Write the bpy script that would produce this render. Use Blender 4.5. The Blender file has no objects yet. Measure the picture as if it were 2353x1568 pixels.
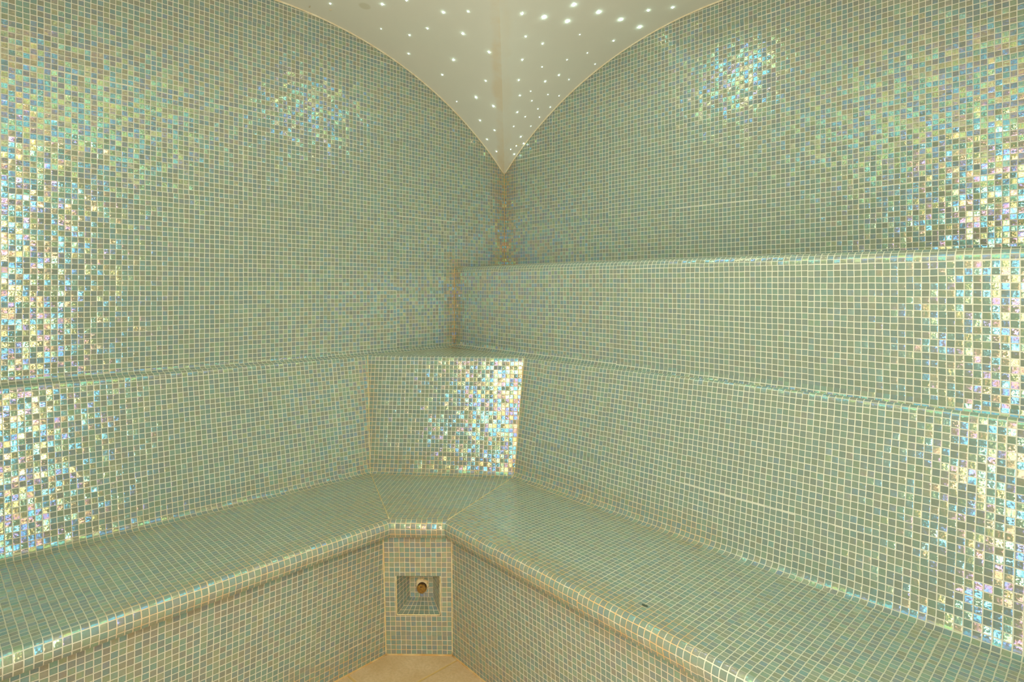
import bpy, bmesh, math, random
from mathutils import Vector
random.seed(7)
SC = bpy.context.scene
COL = SC.collection

# ------------------------------------------------------------------ scale
P = 0.016                      # one mosaic module (tile + joint) in metres
EYE = 73.2                     # eye height above the floor, in modules
W = 146.0                      # room width, in modules (square room)
def wp(x, y, z):               # module coordinates (z from eye level) -> metres
    return Vector((x * P, y * P, (z + EYE) * P))

# ------------------------------------------------------------------ camera
cam = bpy.data.cameras.new('camera')
cam.sensor_width = 36.0
cam.lens = 1390.0 / 2353.0 * 36.0
cam.shift_y = -116.0 / 2353.0
cam.clip_start = 0.02
camo = bpy.data.objects.new('camera', cam)
camo.location = wp(136.5, -131.7, 0)
camo.rotation_euler = (math.pi / 2, 0, math.atan2(0.7108, 0.7034))
COL.objects.link(camo)
SC.camera = camo

# ------------------------------------------------------------------ world, lights, exposure
SC.view_settings.view_transform = 'Standard'
SC.view_settings.look = 'None'
SC.view_settings.gamma = 1.0
SC.view_settings.use_curve_mapping = False
SC.view_settings.exposure = 0.22
world = bpy.data.worlds.new('world')
SC.world = world
world.use_nodes = True
world.node_tree.nodes['Background'].inputs[0].default_value = (0.01, 0.012, 0.01, 1)
SC.cycles.use_denoising = True
SC.cycles.max_bounces = 10
SC.cycles.diffuse_bounces = 6
SC.cycles.glossy_bounces = 4
SC.cycles.caustics_reflective = False
SC.cycles.caustics_refractive = False
SC.cycles.sample_clamp_indirect = 4.0

def area_light(name, loc, target, sx, sy, energy, color):
    l = bpy.data.lights.new(name, 'AREA')
    l.shape = 'RECTANGLE'; l.size = sx; l.size_y = sy
    l.energy = energy; l.color = color
    o = bpy.data.objects.new(name, l)
    o.location = loc
    o.rotation_euler = (Vector(target) - Vector(loc)).to_track_quat('-Z', 'Y').to_euler()
    COL.objects.link(o)
    return o

# unseen side lights placed for tile glints, and a fill added for the vault
area_light('side_glint_light', wp(144.5, -119, -9), wp(0, -119, -9), 0.16, 1.60, 11.5, (1.0, 0.975, 0.93))
area_light('side_glint_light', wp(115, -144.5, -9), wp(115, 0, -9), 0.17, 1.60, 14.0, (1.0, 0.975, 0.93))
area_light('vault_fill_light', wp(138.0, -134.0, 18), wp(70, -70, 66), 0.25, 0.25, 16.5, (1.0, 0.975, 0.94))
# added lights: green fill standing in for unseen stars, strip for upper tile glints
area_light('green_fill_light', wp(93, -93, 55), wp(93, -93, -70), 0.9, 0.9, 5.2, (0.42, 1.0, 0.78))
dl = area_light('glint_strip_light', wp(56, -36, 61.5), wp(56, -36, -70), 0.60, 0.06, 1.7, (0.60, 1.0, 0.95))
dl.rotation_euler = (0, 0, math.radians(45))

# ------------------------------------------------------------------ node helpers
class NT:
    def __init__(self, mat):
        mat.use_nodes = True
        self.t = mat.node_tree
        self.t.nodes.clear()
    def n(self, kind, **kw):
        nd = self.t.nodes.new(kind)
        for k, v in kw.items():
            setattr(nd, k, v)
        return nd
    def put(self, sock, val):
        if isinstance(val, bpy.types.NodeSocket):
            self.t.links.new(val, sock)
        elif isinstance(val, (tuple, list)) and len(val) == 3 and sock.type == 'RGBA':
            sock.default_value = (*val, 1)
        else:
            sock.default_value = val
    def m(self, op, a, b=None, c=None, clamp=False):
        nd = self.n('ShaderNodeMath', operation=op)
        nd.use_clamp = clamp
        for i, v in enumerate((a, b, c)):
            if v is not None:
                self.put(nd.inputs[i], v)
        return nd.outputs[0]
    def vm(self, op, a, b=None, s=None):
        nd = self.n('ShaderNodeVectorMath', operation=op)
        self.put(nd.inputs[0], a)
        if b is not None: self.put(nd.inputs[1], b)
        if s is not None: self.put(nd.inputs['Scale'], s)
        return nd.outputs['Value'] if op in ('LENGTH', 'DOT_PRODUCT', 'DISTANCE') else nd.outputs[0]
    def mix(self, fac, a, b, blend='MIX'):
        nd = self.n('ShaderNodeMix', data_type='RGBA', blend_type=blend)
        self.put(nd.inputs[0], fac); self.put(nd.inputs[6], a); self.put(nd.inputs[7], b)
        return nd.outputs[2]
    def smooth(self, x, lo, hi, a=0.0, b=1.0):
        nd = self.n('ShaderNodeMapRange', interpolation_type='SMOOTHSTEP')
        self.put(nd.inputs[0], x); self.put(nd.inputs[1], lo); self.put(nd.inputs[2], hi)
        self.put(nd.inputs[3], a); self.put(nd.inputs[4], b)
        return nd.outputs[0]
    def comb(self, x, y, z=0.0):
        nd = self.n('ShaderNodeCombineXYZ')
        for i, v in enumerate((x, y, z)): self.put(nd.inputs[i], v)
        return nd.outputs[0]
    def sep(self, v):
        nd = self.n('ShaderNodeSeparateXYZ'); self.put(nd.inputs[0], v)
        return nd.outputs
    def noise(self, vec, scale, detail=2.0, rough=0.5, w=None):
        nd = self.n('ShaderNodeTexNoise')
        if w is not None:
            nd.noise_dimensions = '4D'; self.put(nd.inputs['W'], w)
        self.put(nd.inputs['Vector'], vec)
        self.put(nd.inputs['Scale'], scale)
        nd.inputs['Detail'].default_value = detail
        nd.inputs['Roughness'].default_value = rough
        return nd
    def white(self, vec):
        nd = self.n('ShaderNodeTexWhiteNoise', noise_dimensions='3D')
        self.put(nd.inputs['Vector'], vec)
        return nd

def mosaic(name):
    """glass mosaic laid on the UV grid: one UV unit is one module; a 'stain' point attribute rusts the joints"""
    mat = bpy.data.materials.new(name)
    t = NT(mat)
    uv = t.n('ShaderNodeUVMap'); uv.uv_map = 'UVMap'
    u0, v0, _ = t.sep(uv.outputs[0])
    # sheets of 20 modules, each laid a hair off its neighbours
    shu = t.m('FLOOR', t.m('DIVIDE', u0, 20.0)); shv = t.m('FLOOR', t.m('DIVIDE', v0, 20.0))
    sh = t.white(t.comb(shu, shv, 3.7)); shc = t.sep(sh.outputs['Color'])
    wob = t.noise(uv.outputs[0], 0.35, 1.0)
    wc = t.sep(wob.outputs['Color'])
    u = t.m('ADD', t.m('ADD', u0, t.m('MULTIPLY', t.m('SUBTRACT', shc[0], 0.5), 0.10)), t.m('MULTIPLY', t.m('SUBTRACT', wc[0], 0.5), 0.14))
    v = t.m('ADD', t.m('ADD', v0, t.m('MULTIPLY', t.m('SUBTRACT', shc[1], 0.5), 0.22)), t.m('MULTIPLY', t.m('SUBTRACT', wc[1], 0.5), 0.14))
    fu = t.m('FRACT', u); fv = t.m('FRACT', v)
    du = t.m('MINIMUM', fu, t.m('SUBTRACT', 1.0, fu))
    dv = t.m('MINIMUM', fv, t.m('SUBTRACT', 1.0, fv))
    tid = t.comb(t.m('FLOOR', u), t.m('FLOOR', v), 0.5)
    rnd = t.white(tid); rc = t.sep(rnd.outputs['Color']); r0 = rnd.outputs['Value']
    rnd2 = t.white(t.vm('ADD', tid, (37.0, 11.0, 5.0))); rd = t.sep(rnd2.outputs['Color'])
    # rounded corners: smooth minimum of the two edge distances
    dd = t.m('SMOOTH_MIN', du, dv, 0.05)
    half = t.m('ADD', 0.050, t.m('MULTIPLY', rd[2], 0.022))
    tile = t.smooth(dd, t.m('SUBTRACT', half, 0.016), t.m('ADD', half, 0.016))     # 1 on glass, 0 in the joint
    # glass colour
    g = t.mix(t.smooth(r0, 0.0, 1.0), (0.190, 0.222, 0.166), (0.208, 0.252, 0.198))
    odd = t.m('POWER', rc[0], 5.0)
    hue = t.n('ShaderNodeValToRGB')
    hue.color_ramp.interpolation = 'CONSTANT'
    cols = [(0.25, 0.20, 0.12), (0.16, 0.25, 0.21), (0.26, 0.20, 0.16), (0.17, 0.20, 0.22), (0.20, 0.27, 0.15), (0.23, 0.23, 0.20)]
    els = hue.color_ramp.elements
    while len(els) < len(cols): els.new(0.5)
    for i, c in enumerate(cols):
        els[i].position = i / len(cols); els[i].color = (*c, 1)
    t.put(hue.inputs[0], rc[1])
    g = t.mix(t.m('ADD', 0.08, t.m('MULTIPLY', odd, 0.40)), g, hue.outputs[0])
    cloud = t.noise(t.comb(u, v, t.m('MULTIPLY', r0, 50.0)), 2.6, 3.0, 0.6)
    g = t.mix(t.smooth(cloud.outputs[0], 0.3, 0.75, 0.0, 0.35), g, (0.145, 0.18, 0.11))
    # joints, rust-stained where the attribute says so
    att = t.n('ShaderNodeAttribute'); att.attribute_name = 'stain'
    sn = t.noise(t.comb(u, v, 9.0), 0.8, 4.0, 0.65)
    st = t.m('MULTIPLY', att.outputs['Fac'], t.smooth(sn.outputs[0], 0.25, 0.62), clamp=True)
    joint = t.mix(t.smooth(sn.outputs[0], 0.3, 0.7), (0.60, 0.56, 0.42), (0.64, 0.58, 0.42))
    joint = t.mix(st, joint, (0.62, 0.33, 0.09))
    g = t.mix(t.m('MULTIPLY', st, 0.14), g, (0.28, 0.19, 0.07))
    g = t.mix(t.smooth(dd, 0.07, 0.17, 0.30, 0.0), g, (0.10, 0.13, 0.085))      # darker towards the rim of each tile
    col = t.mix(tile, joint, g)
    # wavy glass: every tile tips a little, and ripples inside itself
    geo = t.n('ShaderNodeNewGeometry')
    rip = t.noise(t.comb(t.m('MULTIPLY', fu, t.m('ADD', 0.5, t.m('MULTIPLY', rd[0], 2.2))), t.m('MULTIPLY', fv, t.m('ADD', 0.5, t.m('MULTIPLY', rd[1], 2.2))), 0.0),
                  1.6, 2.0, 0.55, w=t.m('MULTIPLY', r0, 400.0))
    k1 = t.vm('SCALE', t.vm('SUBTRACT', rnd.outputs['Color'], (0.5, 0.5, 0.5)), s=0.15)
    k2 = t.vm('SCALE', t.vm('SUBTRACT', rip.outputs['Color'], (0.5, 0.5, 0.5)), s=0.32)
    tg = t.n('ShaderNodeTangent', direction_type='UV_MAP'); tg.uv_map = 'UVMap'
    bt = t.vm('CROSS_PRODUCT', geo.outputs['Normal'], tg.outputs[0])
    def pillow(f):
        q = t.m('SUBTRACT', t.m('MULTIPLY', f, 2.0), 1.0)
        return t.m('MULTIPLY', t.m('POWER', t.m('ABSOLUTE', q), 5.0), t.m('MULTIPLY', t.m('SIGN', q), 0.22))
    k3 = t.vm('ADD', t.vm('SCALE', tg.outputs[0], s=pillow(fu)), t.vm('SCALE', bt, s=pillow(fv)))
    fine = t.noise(t.comb(u, v, 4.0), 4.5, 2.0, 0.6)
    k4 = t.vm('SCALE', t.vm('SUBTRACT', fine.outputs['Color'], (0.5, 0.5, 0.5)), s=0.22)
    pert = t.vm('SCALE', t.vm('ADD', t.vm('ADD', t.vm('ADD', k1, k2), k3), k4), s=tile)
    nrm = t.vm('NORMALIZE', t.vm('ADD', geo.outputs['Normal'], pert))
    body = t.n('ShaderNodeBsdfPrincipled')
    t.put(body.inputs['Base Color'], col)
    body.inputs['Roughness'].default_value = 0.8
    body.inputs['Specular IOR Level'].default_value = 0.0
    # iridescent skin of the glass
    skin = t.n('ShaderNodeBsdfPrincipled')
    skin.inputs['Base Color'].default_value = (0, 0, 0, 1)
    t.put(skin.inputs['Roughness'], t.m('SUBTRACT', 0.75, t.m('MULTIPLY', tile, t.m('ADD', 0.52, t.m('MULTIPLY', rd[1], 0.12)))))
    t.put(skin.inputs['Specular IOR Level'], t.m('ADD', 0.06, t.m('MULTIPLY', tile, 0.55)))
    t.put(skin.inputs['Normal'], nrm)
    thick = t.m('ADD', t.m('ADD', 55.0, t.m('MULTIPLY', rd[0], 130.0)), t.m('MULTIPLY', rip.outputs[0], 90.0))
    t.put(skin.inputs['Thin Film Thickness'], t.m('MULTIPLY', thick, tile))
    t.put(skin.inputs['Thin Film IOR'], 1.98)
    add = t.n('ShaderNodeAddShader')
    t.t.links.new(body.outputs[0], add.inputs[0]); t.t.links.new(skin.outputs[0], add.inputs[1])
    out = t.n('ShaderNodeOutputMaterial')
    t.t.links.new(add.outputs[0], out.inputs[0])
    return mat

def simple(name, base, rough=0.6, noise=None, metallic=0.0):
    mat = bpy.data.materials.new(name)
    t = NT(mat)
    bsdf = t.n('ShaderNodeBsdfPrincipled')
    if noise:
        co = t.n('ShaderNodeTexCoord')
        nz = t.noise(co.outputs['Object'], noise[0], 4.0, 0.6)
        t.put(bsdf.inputs['Base Color'], t.mix(t.smooth(nz.outputs[0], 0.3, 0.7), base, noise[1]))
    else:
        t.put(bsdf.inputs['Base Color'], base)
    bsdf.inputs['Roughness'].default_value = rough
    bsdf.inputs['Metallic'].default_value = metallic
    out = t.n('ShaderNodeOutputMaterial')
    t.t.links.new(bsdf.outputs[0], out.inputs[0])
    return mat

def plaster_material():
    mat = bpy.data.materials.new('painted_plaster')
    t = NT(mat)
    geo = t.n('ShaderNodeNewGeometry')
    pos = geo.outputs['Position']
    x, y, z = t.sep(pos)
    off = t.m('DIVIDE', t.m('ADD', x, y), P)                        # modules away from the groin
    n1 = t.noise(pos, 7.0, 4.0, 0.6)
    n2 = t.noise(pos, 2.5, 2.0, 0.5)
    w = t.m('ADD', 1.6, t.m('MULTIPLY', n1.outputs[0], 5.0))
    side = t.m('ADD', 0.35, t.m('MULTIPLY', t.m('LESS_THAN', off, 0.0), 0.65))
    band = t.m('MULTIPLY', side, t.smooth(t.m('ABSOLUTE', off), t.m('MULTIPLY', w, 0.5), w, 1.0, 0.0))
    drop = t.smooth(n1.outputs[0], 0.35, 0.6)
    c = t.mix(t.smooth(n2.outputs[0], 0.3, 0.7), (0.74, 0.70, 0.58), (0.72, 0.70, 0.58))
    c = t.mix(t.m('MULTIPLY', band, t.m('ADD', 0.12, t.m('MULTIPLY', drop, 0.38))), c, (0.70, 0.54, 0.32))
    d = t.vm('DISTANCE', pos, tuple(wp(13.72, -57.89, 65.49)))      # round damp mark
    c = t.mix(t.smooth(d, 0.016, 0.026, 0.45, 0.0), c, (0.52, 0.47, 0.30))
    low = t.smooth(t.m('DIVIDE', z, P), EYE + 36.0, EYE + 46.0, 0.35, 0.0)
    c = t.mix(t.m('MULTIPLY', low, drop), c, (0.60, 0.45, 0.22))
    bsdf = t.n('ShaderNodeBsdfPrincipled')
    t.put(bsdf.inputs['Base Color'], c)
    bsdf.inputs['Roughness'].default_value = 0.7
    bsdf.inputs['Specular IOR Level'].default_value = 0.25
    bp = t.n('ShaderNodeBump'); bp.inputs['Strength'].default_value = 0.12; bp.inputs['Distance'].default_value = 0.002
    t.put(bp.inputs['Height'], t.noise(pos, 160.0, 2.0).outputs[0])
    t.t.links.new(bp.outputs[0], bsdf.inputs['Normal'])
    out = t.n('ShaderNodeOutputMaterial')
    t.t.links.new(bsdf.outputs[0], out.inputs[0])
    return mat

def stone_material():
    mat = bpy.data.materials.new('floor_stone')
    t = NT(mat)
    geo = t.n('ShaderNodeNewGeometry')
    pos = geo.outputs['Position']
    x, y, z = t.sep(pos)
    def joint(c, o):
        f = t.m('FRACT', t.m('DIVIDE', t.m('SUBTRACT', t.m('DIVIDE', c, P), o), 25.0))
        return t.m('MULTIPLY', t.m('MINIMUM', f, t.m('SUBTRACT', 1.0, f)), 25.0)
    n1 = t.noise(pos, 9.0, 5.0, 0.65)
    n2 = t.noise(pos, 120.0, 3.0, 0.6)
    wob = t.m('MULTIPLY', t.m('SUBTRACT', n1.outputs[0], 0.5), 0.5)
    dj = t.m('MINIMUM', joint(x, 43.8), joint(y, -73.0))
    jm = t.smooth(t.m('ADD', dj, wob), 0.16, 0.26, 1.0, 0.0)
    c = t.mix(t.smooth(n1.outputs[0], 0.3, 0.7), (0.60, 0.38, 0.18), (0.70, 0.48, 0.27))
    c = t.mix(t.smooth(n2.outputs[0], 0.35, 0.7, 0.0, 0.45), c, (0.50, 0.31, 0.14))
    c = t.mix(jm, c, (0.62, 0.38, 0.13))
    bsdf = t.n('ShaderNodeBsdfPrincipled')
    t.put(bsdf.inputs['Base Color'], c)
    bsdf.inputs['Roughness'].default_value = 0.65
    bp = t.n('ShaderNodeBump'); bp.inputs['Strength'].default_value = 0.4; bp.inputs['Distance'].default_value = 0.003
    t.put(bp.inputs['Height'], t.m('SUBTRACT', n2.outputs[0], t.m('MULTIPLY', jm, 0.8)))
    t.t.links.new(bp.outputs[0], bsdf.inputs['Normal'])
    out = t.n('ShaderNodeOutputMaterial')
    t.t.links.new(bsdf.outputs[0], out.inputs[0])
    return mat

def glow_material(name, color, strength):
    mat = bpy.data.materials.new(name)
    t = NT(mat)
    e = t.n('ShaderNodeEmission')
    t.put(e.inputs[0], color); e.inputs[1].default_value = strength
    out = t.n('ShaderNodeOutputMaterial')
    t.t.links.new(e.outputs[0], out.inputs[0])
    return mat

M_MOS = mosaic('glass_mosaic')
M_PLA = plaster_material()
M_FLO = stone_material()
M_JOI = simple('joint_mortar', (0.70, 0.58, 0.33), 0.8, (30.0, (0.62, 0.42, 0.17)))
M_RUST = simple('rusty_joint_mortar', (0.60, 0.40, 0.17), 0.8, (25.0, (0.52, 0.27, 0.07)))
M_BEAD = simple('plaster_edge', (0.74, 0.66, 0.45), 0.7, (40.0, (0.66, 0.52, 0.30)))

# ------------------------------------------------------------------ objects
def empty(name, loc):
    o = bpy.data.objects.new(name, None)
    o.location = loc; o.empty_display_size = 0.1
    COL.objects.link(o)
    return o

def tag(o, label=None, cat=None, group=None, kind=None):
    if label: o['label'] = label
    if cat: o['category'] = cat
    if group: o['group'] = group
    if kind: o['kind'] = kind
    return o

# rust: line segments in module space with a reach and a strength
RUST = [((0, 0, 40), (0, 0, -2), 3.2, 0.9), ((0, 0, 14), (0, 0, 6), 4.0, 0.8), ((0, -20.2, 7), (0, -20.2, -16), 2.4, 0.8),
        ((2.4, -50.2, -20), (7, -52.1, -45), 1.6, 0.8), ((32, -25.5, -20), (32, -29.4, -45), 1.6, 0.8),
        ((7, -52.1, -44), (32, -29.4, -44), 3.0, 0.7), ((36, -66, -45), (45, -58, -45), 5.0, 0.7),
        ((34, -66, -48), (44, -57, -73), 9.0, 0.55), ((37, -66, -46), (39, -110, -46), 2.6, 0.6), ((45, -59, -46), (95, -63, -46), 3.2, 0.8),
        ((32.4, -64, -73), (36, -130, -73), 3.5, 0.8), ((42, -55, -73), (110, -60, -73), 3.0, 0.6), ((0, 0, 37), (0, -12, 48), 2.5, 0.5),
        ((32, -29.4, -44), (85, -33.5, -44), 2.2, 0.6), ((7, -52, -44), (9, -130, -44), 2.5, 0.35), ((50, -57, -52), (56, -57, -70), 4.0, 0.35)]
RUST = [(Vector(a), Vector(b), r, s) for a, b, r, s in RUST]
def stain_at(p):
    best = 0.0
    for a, b, r, s in RUST:
        ab = b - a
        k = max(0.0, min(1.0, (p - a).dot(ab) / ab.length_squared))
        d = (p - a - ab * k).length
        if d < 2 * r:
            best = max(best, s * min(1.0, (2 * r - d) / r))
    return best

def mesh_object(name, verts, faces, uvs, mat, parent=None, smooth=True, stain=True):
    """verts in module space; uvs per vertex (or None)"""
    me = bpy.data.meshes.new(name)
    me.from_pydata([tuple(wp(*v)) for v in verts], [], faces)
    if uvs is not None:
        lay = me.uv_layers.new(name='UVMap')
        for lp in me.loops:
            lay.data[lp.index].uv = uvs[lp.vertex_index]
        if stain:
            at = me.attributes.new('stain', 'FLOAT', 'POINT')
            for i, v in enumerate(verts):
                at.data[i].value = stain_at(Vector(v))
    if smooth:
        me.shade_smooth()
    me.materials.append(mat)
    o = bpy.data.objects.new(name, me)
    COL.objects.link(o)
    if parent is not None:
        o.parent = parent
        o.matrix_parent_inverse = parent.matrix_basis.inverted()
    return o

def bm_object(name, bm, mat, parent=None, smooth=True):
    """bmesh already in metres, world space"""
    me = bpy.data.meshes.new(name)
    bmesh.ops.recalc_face_normals(bm, faces=bm.faces)
    bm.to_mesh(me); bm.free()
    if smooth: me.shade_smooth()
    me.materials.append(mat)
    o = bpy.data.objects.new(name, me)
    COL.objects.link(o)
    if parent is not None:
        o.parent = parent
        o.matrix_parent_inverse = parent.matrix_basis.inverted()
    return o

def tube(bm, pts, r, seg=8):
    """a bead along module-space points"""
    pts = [wp(*p) for p in pts]; r *= P
    rings = []
    for i, p in enumerate(pts):
        d = (pts[min(i + 1, len(pts) - 1)] - pts[max(i - 1, 0)]).normalized()
        up = Vector((0, 0, 1)) if abs(d.z) < 0.9 else Vector((1, 0, 0))
        a = d.cross(up).normalized(); b = d.cross(a)
        rr = r * (0.85 + 0.3 * random.random())
        rings.append([bm.verts.new(p + (a * math.cos(k * 2 * math.pi / seg) + b * math.sin(k * 2 * math.pi / seg)) * rr) for k in range(seg)])
    for i in range(len(rings) - 1):
        for k in range(seg):
            bm.faces.new((rings[i][k], rings[i][(k + 1) % seg], rings[i + 1][(k + 1) % seg], rings[i + 1][k]))
    bm.faces.new(rings[0]); bm.faces.new(list(reversed(rings[-1])))

def lerp(a, b, k): return tuple(a[i] + (b[i] - a[i]) * k for i in range(len(a)))
def subdivide(pts, step):
    out = [pts[0]]
    for a, b in zip(pts, pts[1:]):
        n = max(1, int(math.ceil(math.dist(a, b) / step)))
        out += [lerp(a, b, k / n) for k in range(1, n + 1)]
    return out

# ---- plan lines n.x = c ; a station of the bench section is one line per run of the bench
class Ln:
    def __init__(s, nx, ny, c): s.nx, s.ny, s.c = nx, ny, c
    def off(s, d):
        return Ln(s.nx, s.ny, s.c + d * math.hypot(s.nx, s.ny))
    def hit(s, o):
        det = s.nx * o.ny - s.ny * o.nx
        return ((s.c * o.ny - s.ny * o.c) / det, (s.nx * o.c - s.c * o.nx) / det)
def left_line(a, s): return Ln(1.0, s, a - 66.0 * s)          # x = a + s*(-66-y); grows towards the room
def right_line(b, m): return Ln(-m, -1.0, -b)                 # y = b - m*x ; grows towards the room
def through(p, q):                                            # short corner run, normal towards the room
    dx, dy = q[0] - p[0], q[1] - p[1]; L = math.hypot(dx, dy)
    nx, ny = dy / L, -dx / L
    return Ln(nx, ny, nx * p[0] + ny * p[1])
END_L = Ln(0, 1, -W); END_R = Ln(1, 0, W)
M0 = 0.0699
BACK_P = through((2.4, -50.2), (32.6, -24.9))
NOSE_L = left_line(36.3, 0.058); NOSE_R = right_line(-54.58, 0.081); NOSE_P = through((36.3, -66.1), (44.7, -58.2))

def st_back(d, z, v):       # backrest stations, d = distance forward of the top edge of the face
    return dict(L=left_line(2.4 + d, 0), R=right_line(-22.6 - d, M0), P=BACK_P.off(d), z=z, v=v)
def st_nose(o, z, v):
    return dict(L=NOSE_L.off(o), R=NOSE_R.off(o), P=NOSE_P.off(o), z=z, v=v)
def blend(a, b, k):
    f = lambda p, q: Ln(p.nx + (q.nx - p.nx) * k, p.ny + (q.ny - p.ny) * k, p.c + (q.c - p.c) * k)
    return dict(L=f(a['L'], b['L']), R=f(a['R'], b['R']), P=f(a['P'], b['P']), z=a['z'] + (b['z'] - a['z']) * k, v=a['v'] + (b['v'] - a['v']) * k)
def fill(sts):              # intermediate stations so that no strip is much deeper than a tile and a half
    out = [sts[0]]
    for a, b in zip(sts, sts[1:]):
        n = max(1, int(abs(b['v'] - a['v']) / 1.5))
        out += [blend(a, b, k / n) for k in range(1, n + 1)]
    return out
def ends(st, run):
    if run == 'L': return END_L.hit(st['L']), st['L'].hit(st['P'])
    if run == 'P': return st['L'].hit(st['P']), st['P'].hit(st['R'])
    return st['P'].hit(st['R']), END_R.hit(st['R'])
def run_mesh(name, sts, run, mat, parent, seed, zslope=0.0, corner=None):
    sts = fill(sts)
    L0 = math.dist(*ends(sts[0], run))
    n = max(4, int(L0 / 2.5))
    verts, uvs, faces = [], [], []
    for s in sts:
        p, q = corner(s) if corner else ends(s, run)
        for i in range(n + 1):
            x, y = lerp(p, q, (i / n))
            if run == 'L': uu = -y
            elif run == 'R': uu = x
            else:
                d = (sts[0]['P'].ny * -1, sts[0]['P'].nx)
                uu = x * d[0] + y * d[1] + 0.37
            verts.append((x, y, s['z'] + zslope * x))
            uvs.append((uu + 1000 * seed, s['v'] + 400))
    m = n + 1
    for j in range(len(sts) - 1):
        for i in range(n):
            faces.append((j * m + i, (j + 1) * m + i, (j + 1) * m + i + 1, j * m + i + 1))
    return mesh_object(name, verts, faces, uvs, mat, parent)

# ------------------------------------------------------------------ vault
VC, VZ, VR = 73.0, -36.5, 103.1
def arch(s): return VZ + math.sqrt(max(0.0, VR * VR - (VC - s) ** 2))
def vault_z(x, y): return max(arch(x), arch(-y))

def build_ceiling():
    n = 146
    bm = bmesh.new()
    g = [[bm.verts.new(wp(i, -j, vault_z(i, -j))) for j in range(n + 1)] for i in range(n + 1)]
    for i in range(n):
        for j in range(n):
            a, b, c, d = g[i][j], g[i + 1][j], g[i + 1][j + 1], g[i][j + 1]
            if i == j:
                bm.faces.new((a, d, c)); bm.faces.new((a, c, b))
            elif i + j == n - 1:
                bm.faces.new((a, d, b)); bm.faces.new((b, d, c))
            else:
                bm.faces.new((a, d, c, b))
    for k in range(n):
        for p, q in ((g[k][k], g[k + 1][k + 1]), (g[k][n - k], g[k + 1][n - k - 1])):
            e = bm.edges.get((p, q))
            if e: e.smooth = False
    me = bpy.data.meshes.new('ceiling')
    bm.to_mesh(me); bm.free()
    me.shade_smooth()
    # keep the groin crisp
    bm = bmesh.new(); bm.from_mesh(me)
    for e in bm.edges:
        if len(e.link_faces) == 2 and e.calc_face_angle(0) > math.radians(4): e.smooth = False
    bm.to_mesh(me); bm.free()
    me.materials.append(M_PLA)
    o = bpy.data.objects.new('ceiling', me)
    COL.objects.link(o)
    tag(o, 'cream plastered groin vault ceiling dotted with star lights', 'ceiling', kind='structure')
    bm = bmesh.new()
    tube(bm, [(0.12, -s, arch(s) - 0.12) for s in [k * 1.5 for k in range(98)]], 0.20)
    bm_object('plaster_bead', bm, M_BEAD, o)
    bm = bmesh.new()
    tube(bm, [(s, -0.12, arch(s) - 0.12) for s in [k * 1.5 for k in range(98)]], 0.20)
    bm_object('plaster_bead', bm, M_BEAD, o)
    # peeling paint flakes beside the groin and beside the left arch
    for n, (x, y, w, h, a) in enumerate(((8.0, -2.6, 1.5, 0.9, 0.5), (8.5, -1.4, 1.1, 0.35, 0.2), (2.98, -65.8, 1.0, 0.3, 0.3), (5.6, -62.0, 0.8, 0.28, -0.5))):
        bm = bmesh.new()
        z = vault_z(x, y)
        nx, nz = (-(VC - x), 0) if arch(x) > arch(-y) else (0, 0)
        if arch(x) > arch(-y):
            nrm = Vector(((VC - x), 0, VZ - z)).normalized(); tan = Vector((0, 1, 0))
        else:
            nrm = Vector((0, -(VC + y), VZ - z)).normalized(); tan = Vector((1, 0, 0))
        bit = nrm.cross(tan)
        t2 = tan * math.cos(a) + bit * math.sin(a); b2 = nrm.cross(t2)
        c = Vector((x, y, z))
        rows = []
        for k in range(5):
            f = k / 4.0
            lift = 0.04 + 0.32 * f * f
            wv = w * (1 - 0.35 * f)
            rows.append([c + t2 * (wv * (q - 0.5)) + b2 * (h * f) + nrm * (lift * (0.5 + 0.6 * q)) for q in (0, 0.35, 0.7, 1.0)])
        top = [[bm.verts.new(wp(*v)) for v in r] for r in rows]
        bot = [[bm.verts.new(wp(*(v - nrm * 0.04))) for v in r] for r in rows]
        for j in range(4):
            for i in range(3):
                bm.faces.new((top[j][i], top[j][i + 1], top[j + 1][i + 1], top[j + 1][i]))
                bm.faces.new((bot[j][i], bot[j + 1][i], bot[j + 1][i + 1], bot[j][i + 1]))
        for j in range(4):
            bm.faces.new((top[j][0], top[j + 1][0], bot[j + 1][0], bot[j][0]))
            bm.faces.new((top[j][3], bot[j][3], bot[j + 1][3], top[j + 1][3]))
        for i in range(3):
            bm.faces.new((top[0][i], bot[0][i], bot[0][i + 1], top[0][i + 1]))
            bm.faces.new((top[4][i], top[4][i + 1], bot[4][i + 1], bot[4][i]))
        bm_object('paint_flake', bm, M_BEAD, o, smooth=False)
    return o
ceiling = build_ceiling()

# ------------------------------------------------------------------ walls and floor
def wall(name, label, pos, z0, seed, t=1.5):
    """pos(s) -> plan point for s along the wall; arched top, arched back face"""
    verts, uvs, faces = [], [], []
    ns, nz = 98, 26
    for i in range(ns + 1):
        s = W * i / ns
        x, y = pos(s)
        top = arch(s) + 0.05
        for j in range(nz + 1):
            z = z0 + (top - z0) * j / nz
            verts.append((x, y, z)); uvs.append((s + 1000 * seed, z + 400.0))
    m = nz + 1
    for i in range(ns):
        for j in range(nz):
            faces.append((i * m + j, (i + 1) * m + j, (i + 1) * m + j + 1, i * m + j + 1))
    o = mesh_object(name, verts, faces, uvs, M_MOS)
    return tag(o, label, 'wall', kind='structure')

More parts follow.
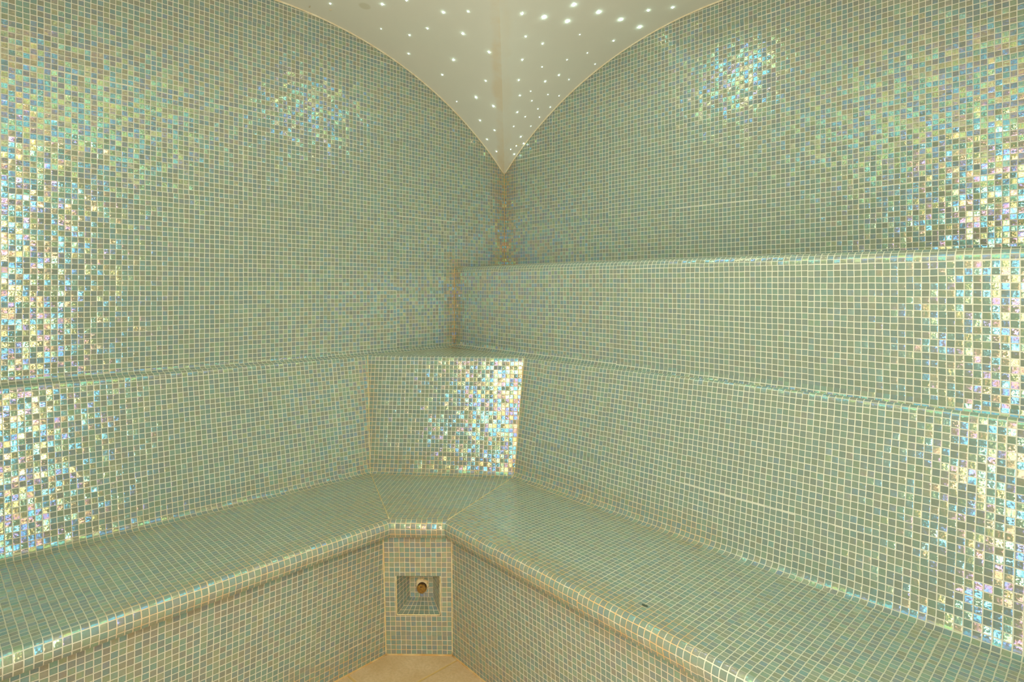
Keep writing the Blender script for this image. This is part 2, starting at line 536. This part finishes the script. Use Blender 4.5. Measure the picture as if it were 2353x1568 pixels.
wall_left = wall('wall_left', 'mosaic tiled left wall rising to the arched vault', lambda s: (0.0, -s), -EYE, 1)
wall_right = wall('wall_right', 'mosaic tiled upper right wall above the long ledge', lambda s: (s, 0.0), -EYE, 2)
wall('wall_back', 'mosaic tiled wall behind the viewpoint', lambda s: (W, -s), -EYE, 3)
wall('wall_front', 'mosaic tiled wall beside the viewpoint', lambda s: (s, -W), -EYE, 4)

fl = mesh_object('floor', [(0, 0, -EYE), (W, 0, -EYE), (W, -W, -EYE), (0, -W, -EYE)], [(3, 2, 1, 0)], None, M_FLO, smooth=False)
for p in fl.data.polygons: pass
tag(fl, 'warm beige stone slab floor with orange stained joints', 'floor', kind='structure')

# dark rust line in the corner of the room
bm = bmesh.new(); tube(bm, subdivide([(0.05, -0.05, 37.0), (0.05, -0.05, 6.5)], 1.5), 0.11)
bm_object('corner_joint', bm, M_RUST, wall_left)

# ---- lower right wall standing proud of the upper one, with a rounded ledge on top
def ledge_st(Y, m, z, v): return dict(R=right_line(Y, m), P=None, L=None, z=z, v=v)
def right_only(s):
    return (0.0, s['R'].c / s['R'].ny), END_R.hit(s['R'])
def blend_r(a, b, k):
    p, q = a['R'], b['R']
    return dict(R=Ln(p.nx + (q.nx - p.nx) * k, p.ny + (q.ny - p.ny) * k, p.c + (q.c - p.c) * k), z=a['z'] + (b['z'] - a['z']) * k, v=a['v'] + (b['v'] - a['v']) * k)
def right_mesh(name, sts, parent, seed, zslope):
    full = [sts[0]]
    for a, b in zip(sts, sts[1:]):
        n = max(1, int(abs(b['v'] - a['v']) / 1.5))
        full += [blend_r(a, b, k / n) for k in range(1, n + 1)]
    return run_mesh_r(name, full, parent, seed, zslope)
def run_mesh_r(name, sts, parent, seed, zslope):
    n = 60
    verts, uvs, faces = [], [], []
    for s in sts:
        p, q = right_only(s)
        for i in range(n + 1):
            x, y = lerp(p, q, i / n)
            verts.append((x, y, s['z'] + zslope * x)); uvs.append((x + 1000 * seed, s['v'] + 400))
    m = n + 1
    for j in range(len(sts) - 1):
        for i in range(n):
            faces.append((j * m + i, (j + 1) * m + i, (j + 1) * m + i + 1, j * m + i + 1))
    return mesh_object(name, verts, faces, uvs, M_MOS, parent)
ZS = -1.0 / 127.0
right_mesh('ledge', [ledge_st(-0.0, 0.0, 8.0, 24.5), ledge_st(-0.35, 0.0, 7.3, 23.7), ledge_st(-1.2, 0.0, 6.9, 22.7),
                     ledge_st(-18.7, M0, 6.9, 3.0), ledge_st(-19.25, M0, 6.75, 2.5), ledge_st(-19.8, M0, 6.35, 1.8),
                     ledge_st(-20.1, M0, 5.8, 1.0), ledge_st(-20.2, M0, 5.1, 0.0)], wall_right, 5, ZS)
right_mesh('lower_wall', [ledge_st(-20.2, M0, 5.1, 0.0), ledge_st(-20.2, M0, -14.6, -19.7), ledge_st(-20.2, M0, -22.0, -27.1)], wall_right, 5, ZS)
bm = bmesh.new(); tube(bm, subdivide([(0.05, -20.0, 6.6), (0.05, -20.25, 5.0), (0.05, -20.25, -15.2)], 1.5), 0.13)
bm_object('corner_joint', bm, M_RUST, wall_right)

# ------------------------------------------------------------------ bench
bench = empty('corner_bench', wp(20, -40, -EYE))
tag(bench, 'built-in mosaic corner bench with leaning backrest and rounded seat edge', 'bench')

# shelf on top of the backrest: coves against both walls, then flat
def cove(d, zl, zr, v): return dict(L=left_line(d, 0), R=right_line(-20.2 - d, M0), zl=zl, zr=zr, v=v)
COVE = [cove(0, -15.5, -14.7, 2.6), cove(0.12, -15.85, -15.3, 2.1), cove(0.4, -16.15, -15.9, 1.6), cove(1.0, -16.4, -16.3, 0.9)]
def shelf_strip(run, seed):
    verts, uvs, faces = [], [], []
    n = 60
    for s in COVE:
        c = s['L'].hit(s['R'])
        e = END_L.hit(s['L']) if run == 'L' else END_R.hit(s['R'])
        for i in range(n + 1):
            x, y = lerp(c, e, i / n)
            z = s['zl'] if run == 'L' else s['zr'] + ZS * 0.9 * x
            if run == 'R' and i == 0: z = s['zl'] * 0.5 + s['zr'] * 0.5
            if run == 'L' and i == 0: z = s['zl'] * 0.5 + s['zr'] * 0.5
            verts.append((x, y, z)); uvs.append(((-y if run == 'L' else x) + 1000 * seed, s['v'] + 400))
    m = n + 1
    for j in range(len(COVE) - 1):
        for i in range(n):
            f = (j * m + i, (j + 1) * m + i, (j + 1) * m + i + 1, j * m + i + 1)
            faces.append(f if run == 'R' else tuple(reversed(f)))
    return mesh_object('cove', verts, faces, uvs, M_MOS, None)
A0 = st_back(-1.0, -16.4, 0.0)
lc = A0['L'].hit(A0['P']); rcn = A0['P'].hit(A0['R'])
cc = COVE[-1]['L'].hit(COVE[-1]['R'])
el, er = END_L.hit(COVE[-1]['L']), END_R.hit(COVE[-1]['R'])
al, ar = END_L.hit(A0['L']), END_R.hit(A0['R'])
zr = lambda x: -16.35 + ZS * 0.9 * x
sv = [(cc[0], cc[1], -16.4), (1.0, lc[1], -16.4), (lc[0], lc[1], -16.4), (rcn[0], rcn[1], -16.4), (rcn[0], -21.2 - M0 * rcn[0], -16.5),
      (el[0], el[1], -16.4), (al[0], al[1], -16.4), (er[0], er[1], zr(W)), (ar[0], ar[1], zr(W) - 0.05)]
pd = (-BACK_P.ny, BACK_P.nx)
def shelf_uv(p): return (p[0] * pd[0] + p[1] * pd[1] + 0.37 + 6000, BACK_P.c - 1.0 - BACK_P.nx * p[0] - BACK_P.ny * p[1] + 400)
shelf = mesh_object('shelf', sv, [(0, 1, 2, 3, 4), (1, 5, 6, 2), (4, 3, 8, 7)], [shelf_uv(v) for v in sv], M_MOS, bench, smooth=False)
lay = shelf.data.uv_layers['UVMap']
for poly in shelf.data.polygons:
    for li in poly.loop_indices:
        vi = shelf.data.loops[li].vertex_index
        if poly.index == 1: lay.data[li].uv = (-sv[vi][1] + 7000, 400.4 if vi in (1, 5) else 400.0)
        if poly.index == 2: lay.data[li].uv = (sv[vi][0] + 8000, 400.4 if vi in (4, 7) else 400.0)
for run, sd in (('L', 7), ('R', 8)):
    c = shelf_strip(run, sd)
    c.parent = bench; c.matrix_parent_inverse = bench.matrix_basis.inverted()

BACK = [A0, st_back(-0.5, -16.48, -0.5), st_back(-0.12, -16.8, -1.1), st_back(0.0, -17.3, -1.7), st_back(0.1, -17.9, -2.0 - 0.3)]
face_n = 26.0
BACK += [st_back(4.4, -42.6, -2.0 - 25.3), st_back(4.6, -43.3, -28.0), st_back(4.85, -43.85, -28.6), st_back(5.35, -44.25, -29.3), st_back(6.1, -44.42, -30.0)]
SEAT_BACK = st_back(6.1, -44.42, 0.0)
SEAT = [SEAT_BACK, st_nose(0.0, -44.3, -29.0)]
NOSE = [st_nose(0.0, -44.3, 0.0), st_nose(0.4, -44.36, -0.4), st_nose(0.8, -44.62, -0.85), st_nose(1.1, -45.0, -1.3), st_nose(1.27, -45.5, -1.75), st_nose(1.3, -46.1, -2.3),
        st_nose(1.15, -46.6, -2.8), st_nose(0.9, -47.45, -3.6), st_nose(0.4, -47.75, -4.0), st_nose(-1.4, -47.95, -5.0)]
R_L, R_R = left_line(34.3, 0.05), right_line(-56.6 + 0.083 * 43.8, 0.083)
R_P = through((34.3, -66.2), (43.8, -56.6))
B_L, B_R = left_line(32.4, 0.05), right_line(-54.9 + 0.083 * 41.9, 0.083)
B_P = through((32.4, -64.1), (41.9, -54.9))
RISER = [dict(L=R_L, R=R_R, P=R_P, z=-47.85, v=0.0), dict(L=B_L, R=B_R, P=B_P, z=-73.2, v=-25.0)]

LABELS = {'L': 'run along the left wall', 'P': 'short diagonal run in the corner', 'R': 'run along the right wall'}
risers = {}
for run, sd in (('L', 7), ('P', 6), ('R', 8)):
    run_mesh('backrest', BACK, run, M_MOS, bench, sd)
for run, sd in (('L', 9), ('P', 10), ('R', 11)):
    s = run_mesh('seat', SEAT, run, M_MOS, bench, sd)
    run_mesh('nosing', NOSE, run, M_MOS, s, sd)
for run, sd in (('L', 12), ('R', 13)):
    risers[run] = run_mesh('riser', RISER, run, M_MOS, bench, sd)

# corner riser with the steam niche
tl, tr = ends(RISER[0], 'P'); bl, br = ends(RISER[1], 'P')
def rp(s, t):
    p = lerp(tl, tr, s); q = lerp(bl, br, s)
    x, y = lerp(p, q, t)
    return (x, y, -47.85 + (-73.2 + 47.85) * t)
RW = 13.0
S0, S1, T0, T1 = 0.175, 0.825, 0.341, 0.662
def grid_patch(s0, s1, t0, t1, verts, faces, uvs):
    ns = max(1, int((s1 - s0) * RW)); nt = max(1, int((t1 - t0) * 25))
    b = len(verts)
    for j in range(nt + 1):
        for i in range(ns + 1):
            s = s0 + (s1 - s0) * i / ns; t = t0 + (t1 - t0) * j / nt
            verts.append(rp(s, t)); uvs.append((s * RW + 14000, -t * 24.6 + 400.6))
    for j in range(nt):
        for i in range(ns):
            faces.append((b + j * (ns + 1) + i, b + (j + 1) * (ns + 1) + i, b + (j + 1) * (ns + 1) + i + 1, b + j * (ns + 1) + i + 1))
verts, faces, uvs = [], [], []
for a in ((0, 1, 0, T0), (0, S0, T0, T1), (S1, 1, T0, T1), (0, 1, T1, 1)):
    grid_patch(*a, verts, faces, uvs)
riser_c = mesh_object('riser', verts, faces, uvs, M_MOS, bench)
# niche: splayed hood going back into the riser
fn = Vector((-R_P.nx, -R_P.ny, 0)); sd_ = Vector((R_P.ny * -1, R_P.nx, 0))
f00, f10, f01, f11 = (Vector(rp(S0, T0)), Vector(rp(S1, T0)), Vector(rp(S0, T1)), Vector(rp(S1, T1)))
D = 4.3
b00 = f00 + fn * D + sd_ * 1.95 - Vector((0, 0, 0.3)); b10 = f10 + fn * D - sd_ * 2.0 - Vector((0, 0, 0.3))
b01 = f01 + fn * D + sd_ * 1.95 + Vector((0, 0, 1.35)); b11 = f11 + fn * D - sd_ * 2.0 + Vector((0, 0, 1.35))
def quad_patch(a, b, c, d, nu, nv, seed, verts, faces, uvs):
    """a-b along u, a-d along v"""
    k = len(verts)
    for j in range(nv + 1):
        for i in range(nu + 1):
            p = a.lerp(b, i / nu).lerp(d.lerp(c, i / nu), j / nv)
            verts.append(tuple(p)); uvs.append((nu * i / nu + 1000 * seed, nv * j / nv + 400))
    for j in range(nv):
        for i in range(nu):
            faces.append((k + j * (nu + 1) + i, k + j * (nu + 1) + i + 1, k + (j + 1) * (nu + 1) + i + 1, k + (j + 1) * (nu + 1) + i))
verts, faces, uvs = [], [], []
quad_patch(b01, b11, b10, b00, 5, 6, 15, verts, faces, uvs)          # back
quad_patch(f01, b01, b00, f00, 4, 8, 16, verts, faces, uvs)          # left cheek
quad_patch(b11, f11, f10, b10, 4, 8, 17, verts, faces, uvs)          # right cheek
quad_patch(f01, f11, b11, b01, 8, 4, 18, verts, faces, uvs)          # sill
quad_patch(b00, b10, f10, f00, 8, 4, 19, verts, faces, uvs)          # roof
niche = mesh_object('niche', verts, faces, uvs, M_MOS, riser_c, smooth=False)

# joints along the mitres of the bench
def station_line(sts, which, lift=0.0):
    out = []
    for s in sts:
        p = ends(s, 'P')[0 if which == 'L' else 1]
        out.append((p[0], p[1], s['z'] + lift))
    return out
for which in ('L', 'R'):
    bm = bmesh.new(); tube(bm, subdivide(station_line(BACK, which), 1.5), 0.10)
    bm_object('joint_line', bm, M_JOI, bench)
    bm = bmesh.new(); tube(bm, subdivide(station_line(SEAT, which), 1.5), 0.10)
    bm_object('joint_line', bm, M_JOI, bench)
    bm = bmesh.new(); tube(bm, subdivide(station_line(RISER, which), 1.2), 0.16)
    bm_object('joint_line', bm, M_JOI, bench)
for run in 'LPR':
    p, q = ends(RISER[1], run)
    bm = bmesh.new(); tube(bm, subdivide([(p[0], p[1], -73.15), (q[0], q[1], -73.15)], 1.5), 0.22)
    bm_object('floor_joint', bm, M_RUST, bench)
bm = bmesh.new()
for loop in ([f00, f01, f11, f10],):
    tube(bm, subdivide([tuple(v) for v in loop], 1.0), 0.13)
bm_object('edge_joint', bm, M_JOI, niche) if False else bm_object('niche_joint', bm, M_JOI, riser_c)

# dark smudge on the right-hand seat
def smudge():
    x, y = 89.2, -58.6
    a = SEAT[0]; b = SEAT[1]
    bm = bmesh.new()
    c = wp(x, y, -44.28)
    ring = [bm.verts.new(c + Vector((math.cos(k * 0.698) * P * (0.42 + 0.18 * random.random()), math.sin(k * 0.698) * P * (0.22 + 0.12 * random.random()), 0))) for k in range(9)]
    top = bm.verts.new(c + Vector((0, 0, 0.0012)))
    for k in range(9): bm.faces.new((ring[k], ring[(k + 1) % 9], top))
    bm_object('stain', bm, simple('dark_stain', (0.06, 0.075, 0.045), 0.8), bench)
smudge()

# ------------------------------------------------------------------ steam nozzle
M_BRASS = simple('aged_brass', (0.36, 0.20, 0.035), 0.45, (180.0, (0.20, 0.10, 0.02)), 0.55)
M_BRASS_DARK = simple('dark_brass', (0.07, 0.035, 0.012), 0.6, (120.0, (0.03, 0.015, 0.008)), 0.4)
noz_c = (b00 + b10 + b01 + b11) / 4.0
nz = camo.location                      # reference only for metre conversions below
center = Vector((noz_c.x, noz_c.y, -60.75)) + sd_ * 0.2
nozzle = empty('steam_nozzle', wp(*center))
tag(nozzle, 'small aged brass steam pipe end stuck in mortar inside the tiled niche', 'nozzle')
def ngon_prism(bm, c, axis, side, r0, r1, d0, d1, n=8, rot=0.2, squash=1.0):
    up = Vector((0, 0, 1))
    ra = [bm.verts.new(wp(*(c + axis * d0 + (side * math.cos(rot + k * 2 * math.pi / n) + up * math.sin(rot + k * 2 * math.pi / n) * squash) * r0))) for k in range(n)]
    rb = [bm.verts.new(wp(*(c + axis * d1 + (side * math.cos(rot + k * 2 * math.pi / n) + up * math.sin(rot + k * 2 * math.pi / n) * squash) * r1))) for k in range(n)]
    for k in range(n): bm.faces.new((ra[k], ra[(k + 1) % n], rb[(k + 1) % n], rb[k]))
    bm.faces.new(list(reversed(ra))); bm.faces.new(rb)
out_ = -fn
bm = bmesh.new(); ngon_prism(bm, center, out_, sd_, 0.98, 0.98, 0.05, 1.05, 24, 0.0)
bm_object('pipe', bm, M_BRASS_DARK, nozzle, smooth=False)
bm = bmesh.new(); ngon_prism(bm, center, out_, sd_, 1.02, 0.94, 1.0, 1.35, 8, 0.2)
bm_object('cap', bm, M_BRASS, nozzle, smooth=False)
bm = bmesh.new(); ngon_prism(bm, center + Vector((0, 0, 0.42)) - sd_ * 0.12, out_, sd_, 0.17, 0.13, 1.30, 1.40, 7, 0.1)
bm_object('hole_stub', bm, M_BRASS_DARK, nozzle, smooth=False)  # dark stub standing in for the shaded hole in the cap
bm = bmesh.new()
up = Vector((0, 0, 1))
rim = []
for k in range(28):
    a = k * 2 * math.pi / 28
    r = 1.25 + 0.25 * random.random() + (0.55 if 0.5 < a < 2.6 else 0.0) * random.random()
    rim.append((bm.verts.new(wp(*(center + (sd_ * math.cos(a) + up * math.sin(a)) * r - fn * -0.02))),
                bm.verts.new(wp(*(center + (sd_ * math.cos(a) + up * math.sin(a)) * (r * 0.85) + out_ * 0.30))),
                bm.verts.new(wp(*(center + (sd_ * math.cos(a) + up * math.sin(a)) * 0.97 + out_ * 0.42)))))
for k in range(28):
    a, b = rim[k], rim[(k + 1) % 28]
    bm.faces.new((a[0], b[0], b[1], a[1])); bm.faces.new((a[1], b[1], b[2], a[2]))
bm_object('mortar_ring', bm, M_JOI, nozzle, smooth=False)

# ------------------------------------------------------------------ star lights
LEFT = [(8.02, -63.44, 2), (17.98, -55.91, 3), (24.09, -53.56, 2), (28.16, -46.35, 3), (33.67, -43.7, 2), (8.78, -50.38, 1), (13.25, -45.13, 2), (19.72, -44.55, 2), (26.5, -39.2, 3), (6.41, -40.6, 2), (16.41, -33.88, 3), (8.46, -31.21, 2), (11.52, -21.99, 3), (4.08, -22.64, 1), (27.89, -32.05, 3), (19.21, -25.32, 2), (14.53, -18.2, 3), (6.05, -15.58, 2), (8.24, -11.93, 2), (2.99, -10.08, 2), (3.11, -6.36, 2)]
RIGHT = [(42.14, -35.11, 3), (43.67, -29.55, 4), (45.36, -23.28, 4), (50.04, -26.61, 4), (51.37, -19.22, 4), (52.41, -12.1, 4), (53.11, -5.13, 4), (58.4, -9.57, 3), (62.63, -5.85, 3), (37.1, -28.77, 2), (37.11, -22.86, 2), (43.54, -16.51, 1), (46.14, -6.24, 2), (39.71, -8.68, 1), (31.02, -23.67, 2), (31.13, -16.5, 1), (35.58, -11.86, 1), (37.59, -2.68, 1), (30.66, -9.38, 2), (30.5, -5.03, 1), (25.48, -19.35, 2), (27.6, -11.39, 2), (23.67, -12.88, 1), (21.62, -15.0, 2), (24.36, -6.7, 1), (25.06, -2.82, 1), (21.23, -9.86, 1), (19.55, -5.62, 1), (21.1, -2.07, 1), (17.02, -11.35, 2), (16.43, -7.54, 1), (17.44, -2.66, 1), (13.0, -8.78, 1), (14.33, -2.99, 1), (10.77, -3.61, 2), (9.19, -0.74, 2), (8.13, -2.83, 2), (6.82, -3.94, 1), (5.77, -1.35, 2)]
GLOW = {s: glow_material('star_glow_%s' % n, (0.66, 1.0, 0.92), e) for s, n, e in ((1, 'faint', 14), (2, 'plain', 22), (3, 'bright', 40), (4, 'brightest', 80))}
SIZE = {1: 0.09, 2: 0.13, 3: 0.16, 4: 0.19}
WORD = {1: 'faint tiny', 2: 'small', 3: 'bright', 4: 'dazzling'}
ORD = ['lowest', 'second lowest', 'third lowest', 'fourth lowest', 'fifth lowest', 'sixth lowest', 'seventh lowest', 'eighth lowest', 'ninth lowest', 'tenth lowest',
       'eleventh lowest', 'twelfth lowest', 'thirteenth lowest', 'fourteenth lowest', 'fifteenth lowest', 'sixteenth lowest', 'seventeenth lowest', 'eighteenth lowest',
       'nineteenth lowest', 'twentieth lowest', 'twenty-first lowest', 'twenty-second lowest', 'twenty-third lowest', 'twenty-fourth lowest']
def star_mesh(s):
    bm = bmesh.new()
    bmesh.ops.create_icosphere(bm, subdivisions=2, radius=SIZE[s] * P)
    me = bpy.data.meshes.new('star_light')
    bm.to_mesh(me); bm.free(); me.shade_smooth(); me.materials.append(GLOW[s])
    return me
SM = {s: star_mesh(s) for s in SIZE}
for side, lst in (('left', LEFT), ('right', RIGHT)):
    # how high each stands in the view, for the wording of its label
    eye = Vector((136.5, -131.7, 0))
    def rise(q):
        z = vault_z(q[0], q[1]); d = (q[0] - eye.x) * -0.7108 + (q[1] - eye.y) * 0.7034
        return z / d
    order = sorted(lst, key=rise)
    for x, y, s in lst:
        o = bpy.data.objects.new('star_light', SM[s])
        o.location = wp(x, y, vault_z(x, y) - 0.06)
        COL.objects.link(o)
        same = [q for q in order if q[2] == s]
        k = same.index((x, y, s))
        tag(o, '%s star light, %s of its size on the %s half of the vault' % (WORD[s], ORD[k], side), 'star light', 'fibre-optic star lights in the vaulted ceiling')
